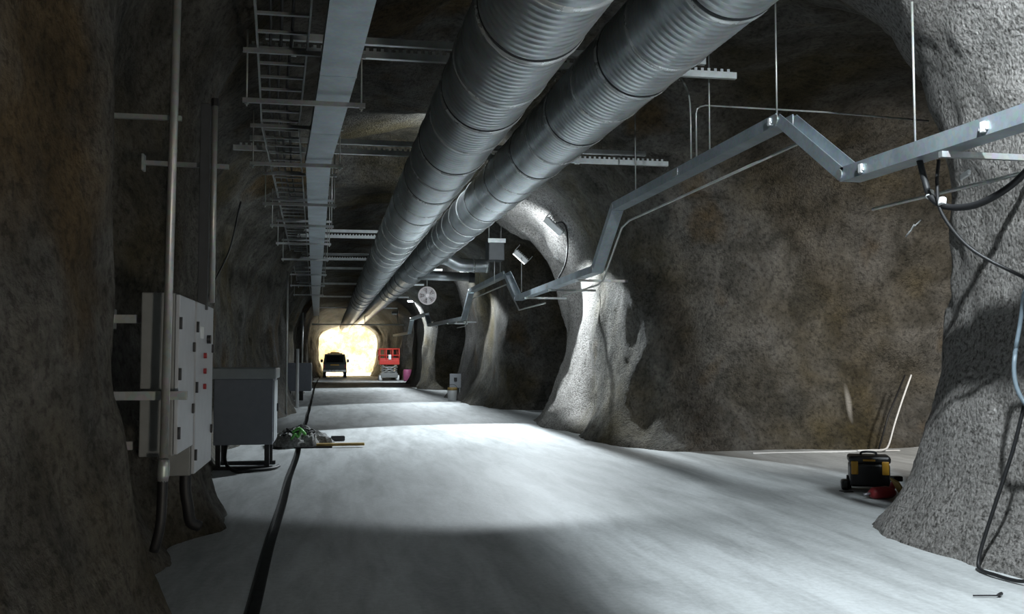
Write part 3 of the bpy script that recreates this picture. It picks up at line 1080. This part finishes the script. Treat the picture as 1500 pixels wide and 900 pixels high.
flood_at('flood light above the right duct beside the near pillar', (3.61, 3.8, 5.10), (4.9, 5.2, 2.6))
flood_at('flood light inside the big side opening behind the near pillar', (10.0, 9.9, 4.4), (10.2, 16.0, 1.6))
flood_at('added lamp between the two ducts lighting the ceiling step', (2.25, 17.6, 5.35), (0.4, 21.6, 5.75))  # housing for the added ceiling lamp
flood_at('flood light high on the third pillar', (4.5, 33.2, 4.6), (4.19, 32.25, 2.4))
flood_at('flood light high on the fourth pillar', (4.0, 51.0, 4.6), (3.7, 50.0, 3.0))
flood_at('flood light above the scissor lift', (3.9, 63.6, 4.5), (3.5, 68.0, 1.0))
flood_at('added fill lamp behind the camera turned to the left wall', (2.6, -2.2, 0.45), (-1.75, 4.6, 2.5))  # housing put round the unseen fill lamp
o = MB().tube([(5.0, 25.5, 4.35), (5.0, 25.5, 3.4)], 0.012, 6).build('pull_cord', 'pipe')
tag(o, 'thin cord hanging below the small flood light', 'cord')

# round fan
root = thing('wall_fan', 'round white fan with guard hanging between the duct and the second pillar', 'fan', (3.62, 38.0, 4.09))
def ringy(R, r, y, n=28):
    return MB().tube([(R * math.cos(2 * PI * k / n), y, R * math.sin(2 * PI * k / n)) for k in range(n + 1)], r, 6, caps=False)
ringy(0.34, 0.035, 0).build('rim', 'disc', root)
for R_ in (0.12, 0.2, 0.27):
    ringy(R_, 0.008, -0.03).build('guard_ring', 'white', root)
me = MB().bar((0.04, -0.03, 0), (0.33, -0.03, 0), 0.012, 0.012).mesh('guard_spoke')
me.materials.append(M['white'])
for k in range(12):
    o = link('guard_spoke', me, root)
    o.rotation_euler = (0, k * PI / 6, 0)
MB().tube([(0, -0.05, 0), (0, 0.12, 0)], 0.08, 16, smooth=False).build('hub', 'disc', root)
MB().tube([(0, 0.13, 0), (0, 0.15, 0)], 0.33, 28, smooth=False).build('back_plate', 'fanback', root)
bl = MB()
bl.add([(0.06, 0.0, -0.03), (0.30, -0.01, -0.09), (0.30, 0.06, 0.09), (0.06, 0.04, 0.03)], [(0, 1, 2, 3)])
bl.add([(0.06, 0.006, -0.03), (0.30, -0.004, -0.09), (0.30, 0.066, 0.09), (0.06, 0.046, 0.03)], [(3, 2, 1, 0)])
me = bl.mesh('blade')
me.materials.append(M['disc'])
for k in range(5):
    o = link('blade', me, root)
    o.rotation_euler = (0, k * 2 * PI / 5, 0)
MB().tube([(0, 0.1, 0.34), (0, 0.1, 1.2)], 0.02, 8).build('hanger_rod', 'pipe', root)

# branch ducts and damper box by the second opening
o = MB().tube(curve_pts([(2.85, 28.4, 4.62), (3.3, 28.6, 4.60), (3.7, 28.6, 4.42), (4.1, 28.6, 4.40), (4.6, 28.6, 4.40)], 6), 0.20, 20).build('branch_duct', 'galv')
tag(o, 'short bent branch duct leaving the right main duct', 'duct')
for xx in (4.1, 4.5):
    MB().tube([(xx, 28.6, 4.40), (xx + 0.06, 28.6, 4.40)], 0.215, 20).build('joint_band', 'band', o)
o = MB().tube([(2.6, 30.5, 4.25), (4.3, 30.5, 4.22)], 0.15, 18).build('branch_duct', 'galv')
tag(o, 'straight lower branch duct behind the bent one', 'duct')
MB().tube([(4.25, 30.5, 4.22), (4.42, 30.5, 4.218)], 0.19, 18, smooth=False).build('end_collar', 'gap', o)
root = thing('damper_box', 'dark square duct box hanging beside the second side opening', 'box', (4.25, 25.2, 4.2))
off = -Vector(root.location)
MB().bbox((4.0, 24.9, 4.2), (4.42, 25.5, 4.75), 0.015).build('body', 'darkbox', root, off)
MB().bbox((3.97, 24.86, 4.66), (4.45, 24.9, 4.78), 0.008).build('flange', 'strut', root, off)
for xx in (4.05, 4.38):
    MB().tube([(xx, 25.2, 4.75), (xx, 25.2, 5.4)], 0.012, 6).build('hanger_rod', 'pipe', root, off)
MB().tube([(4.2, 25.2, 4.2), (4.2, 25.2, 3.6)], 0.012, 6).build('drain_tube', 'pipe', root, off)

# ------------------------------------------------------------------ cables on the near right pillar
o = MB().tube(curve_pts([(4.62, 6.9, 3.2), (4.58, 6.78, 3.02), (4.58, 6.7, 2.86), (4.62, 6.55, 2.76), (4.68, 6.3, 2.74), (4.72, 6.0, 2.82), (4.72, 5.75, 2.95), (4.70, 5.6, 3.1), (4.66, 5.3, 3.16)], 8), 0.026, 10).build('cable', 'black')
tag(o, 'thick black cable looping below the tray at the near pillar', 'cable')
for t in ((4.585, 6.73, 2.88), (4.60, 6.6, 2.80)):
    MB().tube([Vector(t) - Vector((0.01, 0.02, 0.02)), Vector(t) + Vector((0.01, 0.0, 0.03))], 0.03, 10, smooth=False).build('cable_tie', 'white', o)
o = MB().tube(curve_pts([(4.60, 6.62, 3.14), (4.58, 6.62, 2.95), (4.60, 6.6, 2.72), (4.75, 6.5, 2.45), (4.95, 6.3, 2.25), (5.12, 6.1, 2.12), (5.2, 5.7, 2.1)], 8), 0.014, 8).build('cable', 'black')
tag(o, 'thinner black cable dropping from the tray behind the pillar bulge', 'cable')
o = MB().bbox((-0.11, -0.012, -0.022), (0.11, 0.012, 0.022), 0.008, Matrix.Translation((4.68, 6.42, 2.985)) @ Euler((0, 0, 1.2)).to_matrix().to_4x4()).build('cable_tag', 'white')
tag(o, 'small white tag plate tied under the near right tray', 'tag')
pts = [(4.93 + 0.03 * math.sin(t * 3), 6.05 + 0.2 * math.cos(t), 1.65 + 0.45 * math.sin(t)) for t in np.linspace(0, 4 * PI, 60)]
o = MB().tube(pts, 0.016, 8).build('hose_coil', 'blue')
tag(o, 'pale blue hose coil hanging on the near pillar at the right edge', 'hose')
o = MB().tube(curve_pts([(4.95, 6.2, 1.25), (4.92, 6.28, 0.95), (4.90, 6.37, 0.71), (4.86, 6.5, 0.35), (4.80, 6.53, 0.12), (4.76, 6.48, 0.03), (4.74, 6.3, 0.025), (4.78, 6.05, 0.03), (4.84, 5.9, 0.12)], 8), 0.014, 8).build('cable', 'black')
tag(o, 'black cable trailing down the near pillar to a loop on the floor', 'cable')
o = MB().tube(curve_pts([(4.22, 5.82, 0.012), (4.30, 5.80, 0.014), (4.37, 5.78, 0.016), (4.42, 5.80, 0.022)], 4), [0.006] * 9 + [0.012] * 4, 6).build('bolt_debris', 'blackp')
tag(o, 'tiny dark metal scrap lying on the floor at lower right', 'scrap')

# ------------------------------------------------------------------ tool box and things round it
root = thing('tool_box', 'black and yellow wheeled tool box on the floor of the side opening', 'tool box', (6.42, 10.75, 0), rz=-0.45)
MB().bbox((-0.23, -0.17, 0.05), (0.23, 0.17, 0.33), 0.03).build('body', 'blackp', root)
l_ = MB().bbox((-0.24, -0.18, 0.33), (0.24, 0.18, 0.42), 0.03).build('lid', 'blackp', root)
MB().bbox((-0.08, -0.188, 0.36), (0.06, -0.176, 0.385), 0.003).build('name_strip', 'yellow', l_)
for s in (-1, 1):
    MB().bbox((s * 0.175 - 0.04, -0.192, 0.20), (s * 0.175 + 0.04, -0.165, 0.36), 0.01).build('latch', 'yellow', root)
    MB().tube([(s * 0.25, 0.1, 0.08), (s * 0.20, 0.1, 0.08)], 0.08, 18, smooth=False).build('wheel', 'black', root)
MB().tube(curve_pts([(-0.09, 0, 0.41), (-0.08, 0, 0.45), (0.0, 0, 0.46), (0.08, 0, 0.45), (0.09, 0, 0.41)], 4), 0.014, 8).build('handle', 'blackp', l_)
MB().bbox((-0.33, -0.13, 0.0), (-0.23, 0.05, 0.12), 0.03).build('side_pouch', 'blackp', root)
o = MB().bbox((5.98, 10.55, 0.0), (6.10, 10.68, 0.015), 0.005).build('rag', 'blackp')
tag(o, 'flat black rag on the floor left of the tool box', 'rag')
root = thing('power_tool', 'dark red power tool lying against the pillar toe', 'tool', (6.14, 9.98, 0))
MB().tube([(-0.17, 0, 0.07), (-0.13, 0, 0.075), (0.02, 0, 0.08), (0.10, 0, 0.075), (0.14, 0, 0.07)], [0.04, 0.065, 0.07, 0.06, 0.03], 16).build('motor_body', 'redd', root)
MB().bbox((0.0, -0.03, 0.05), (0.06, 0.03, 0.24), 0.015, Euler((0, 0.5, 0)).to_matrix().to_4x4()).build('grip', 'redd', root)
MB().bbox((0.10, -0.045, 0.20), (0.22, 0.045, 0.26), 0.012).build('battery', 'blackp', root)
MB().tube([(-0.17, 0, 0.07), (-0.25, 0, 0.06)], 0.015, 8).build('chuck', 'strut', root)
m_ = Euler((0.35, 0.9, 0.3)).to_matrix().to_4x4()
m_.translation = (6.26, 9.86, 0.14)
o = MB().bbox((-0.12, -0.08, -0.012), (0.14, 0.08, 0.012), 0.005, m_).build('board_offcut', 'wood')
tag(o, 'small brownish board leaning on the pillar beside the red tool', 'board')

# laths leaning at the back wall of the opening
o = MB().tube(curve_pts([(8.75, 15.0, 0.03), (9.05, 15.0, 0.03), (9.25, 15.0, 0.04), (9.36, 15.03, 0.12), (9.55, 15.15, 0.45), (9.8, 15.3, 0.85), (10.12, 15.5, 1.30)], 6), 0.016, 6).build('plastic_pipe', 'white')
tag(o, 'thin white pipe leaning on the back wall and bending along the floor', 'pipe')
o = MB().tube([(9.18, 15.05, 0.03), (9.5, 15.25, 0.6), (10.0, 15.5, 1.3)], 0.016, 6).build('rod', 'black')
tag(o, 'thin dark rod leaning beside the white pipe', 'rod')
o = MB().bar((6.9, 15.1, 0.012), (9.6, 15.1, 0.012), 0.05, 0.02).build('lath', 'white')
tag(o, 'long white lath lying along the foot of the back wall', 'lath')
o = MB().tube([(6.20, 9.54, 2.94), (6.21, 9.48, 2.99), (6.20, 9.44, 3.0), (6.2, 9.38, 3.05), (6.2, 9.36, 3.04), (6.2, 9.25, 3.09)], [0.008, 0.012, 0.009, 0.013, 0.01, 0.006], 6).build('wire_scrap', 'white')
tag(o, 'small crooked white wire hanging under the near tray', 'wire')

# bucket by pillar three
root = thing('bucket', 'white bucket with brown rim at the foot of the third pillar', 'bucket', (4.38, 35.9, 0))
MB().tube([(0, 0, 0), (0, 0, 0.02), (0, 0, 0.38), (0, 0, 0.40)], [0.15, 0.16, 0.19, 0.19], 20).build('body', 'white', root)
MB().tube([(0, 0, 0.40), (0, 0, 0.50)], [0.195, 0.18], 20).build('rim', 'wood', root)
MB().tube([(0.19 * math.cos(t), 0, 0.42 + 0.2 * math.sin(t)) for t in np.linspace(0, PI, 14)], 0.008, 6).build('handle', 'blackp', root)
root = thing('junction_box', 'grey switch box on a board standing at the third pillar', 'box', (4.62, 36.9, 0))
MB().bbox((-0.22, -0.04, 0.45), (0.22, 0.06, 1.0), 0.012).build('body', 'cab', root)
MB().bbox((-0.06, -0.07, 0.7), (0.06, -0.04, 0.85), 0.01).build('switch', 'blackp', root)
for s in (-1, 1):
    MB().bbox((s * 0.17 - 0.02, -0.02, 0), (s * 0.17 + 0.02, 0.03, 0.46), 0.004).build('leg', 'strut', root)

# ------------------------------------------------------------------ vehicle seen from behind
def vehicle():
    root = thing('off_road_car', 'dark green off-road car seen from behind near the bright tunnel end', 'car', (0.05, 79, 0))
    prof = [(0, 0.55), (0, 1.12), (0.18, 1.15), (0.42, 1.92), (2.5, 1.95), (3.1, 1.2), (4.3, 1.1), (4.4, 0.55)]
    n = len(prof)
    w = 0.93
    vs = []
    for s in (-1, 1):
        for y, z in prof:
            ww = w if z < 1.3 else w * 0.86
            vs.append((s * ww, y, z))
    fs = [(k, (k + 1) % n, n + (k + 1) % n, n + k) for k in range(n)] + [tuple(range(n)), tuple(reversed(range(n, 2 * n)))]
    MB().add(vs, fs).build('body', 'carpaint', root)
    MB().add([(-0.7, 0.20, 1.25), (0.7, 0.20, 1.25), (0.66, 0.385, 1.83), (-0.66, 0.385, 1.83), (-0.7, 0.215, 1.25), (0.7, 0.215, 1.25), (0.66, 0.40, 1.83), (-0.66, 0.40, 1.83)],
             [(0, 1, 2, 3), (7, 6, 5, 4), (0, 4, 5, 1), (1, 5, 6, 2), (2, 6, 7, 3), (3, 7, 4, 0)]).build('rear_window', 'glass', root)
    MB().bbox((-0.35, -0.01, 1.0), (0.35, 0.02, 1.1), 0.01).build('number_plate', 'yellow', root)
    MB().bbox((-0.95, -0.15, 0.48), (0.95, 0.05, 0.66), 0.03).build('bumper', 'chrome', root)
    for s in (-1, 1):
        MB().bbox((s * 0.84 - 0.06, -0.02, 0.8), (s * 0.84 + 0.06, 0.03, 1.08), 0.015).build('tail_light', 'redd', root)
        MB().bbox((s * 1.08 - 0.1, 2.6, 1.25), (s * 1.08 + 0.1, 2.75, 1.5), 0.03).build('mirror', 'blackp', root)
        for yy in (0.75, 3.5):
            t = MB().tube([(s * 0.70, yy, 0.38), (s * 0.95, yy, 0.38)], 0.38, 22, smooth=False).build('wheel', 'black', root)
            MB().tube([(s * 0.94, yy, 0.38), (s * 0.965, yy, 0.38)], 0.2, 14, smooth=False).build('rim', 'strut', t)
    MB().bbox((-0.6, 0.7, 1.95), (0.6, 1.9, 2.02), 0.02).build('roof_rack', 'blackp', root)
    MB().bbox((-0.35, 1.2, 2.02), (0.35, 1.35, 2.1), 0.02).build('beacon_bar', 'yellow', root)


vehicle()


def scissor_lift():
    root = thing('scissor_lift', 'red scissor lift parked in front of the dark side opening', 'lift', (3.85, 68.3, 0))
    MB().bbox((-0.6, 0, 0.22), (0.6, 2.2, 0.55), 0.03).build('chassis', 'cab_side', root)
    for s in (-1, 1):
        for yy in (0.25, 1.95):
            MB().tube([(s * 0.52, yy, 0.2), (s * 0.70, yy, 0.2)], 0.2, 18, smooth=False).build('wheel', 'white', root)
    for s in (-1, 1):
        for k in range(3):
            z = 0.6 + 0.17 * k
            MB().bar((s * 0.5, 0.1, z), (s * 0.5, 2.1, z + 0.15), 0.05, 0.08).build('scissor_arm', 'strut', root)
            MB().bar((s * 0.44, 2.1, z), (s * 0.44, 0.1, z + 0.15), 0.05, 0.08).build('scissor_arm', 'strut', root)
    for k in range(3):
        MB().tube([(-0.55, 0.1, 0.62 + 0.17 * k), (0.55, 0.1, 0.62 + 0.17 * k)], 0.04, 8).build('cross_tube', 'strut', root)
    MB().bar((-0.5, 0.02, 0.56), (0.5, 0.02, 1.08), 0.05, 0.09, (0, 1, 0)).build('brace', 'strut', root)
    MB().bar((0.5, 0.03, 0.56), (-0.5, 0.03, 1.08), 0.05, 0.09, (0, 1, 0)).build('brace', 'strut', root)
    MB().bbox((-0.7, -0.05, 1.15), (0.7, 2.3, 1.45), 0.02).build('platform', 'red', root)
    for z in (1.8, 2.25):
        for a, b in (((-0.68, 0, z), (0.68, 0, z)), ((-0.68, 2.25, z), (0.68, 2.25, z)), ((-0.68, 0, z), (-0.68, 2.25, z)), ((0.68, 0, z), (0.68, 2.25, z))):
            MB().tube([a, b], 0.045, 8).build('guard_rail', 'red', root)
    for x in (-0.68, -0.23, 0.23, 0.68):
        for y in (0, 2.25):
            MB().tube([(x, y, 1.4), (x, y, 2.25)], 0.04, 8).build('rail_post', 'red', root)
    MB().bbox((-0.66, -0.03, 1.45), (0.66, 0.0, 1.6), 0.01).build('toe_board', 'red', root)
    MB().bbox((-0.08, -0.12, 1.5), (0.12, 0.0, 1.85), 0.02).build('control_box', 'white', root)


scissor_lift()
root = thing('drum', 'small magenta drum on the floor right of the scissor lift', 'drum', (5.0, 66.5, 0))
MB().tube([(0, 0, 0), (0, 0, 0.05), (0, 0, 0.4), (0, 0, 0.78), (0, 0, 0.82)], [0.24, 0.28, 0.30, 0.28, 0.24], 20).build('body', 'pink', root)
MB().tube([(0, 0, 0.82), (0, 0, 0.9)], 0.07, 12, smooth=False).build('cap', 'blackp', root)
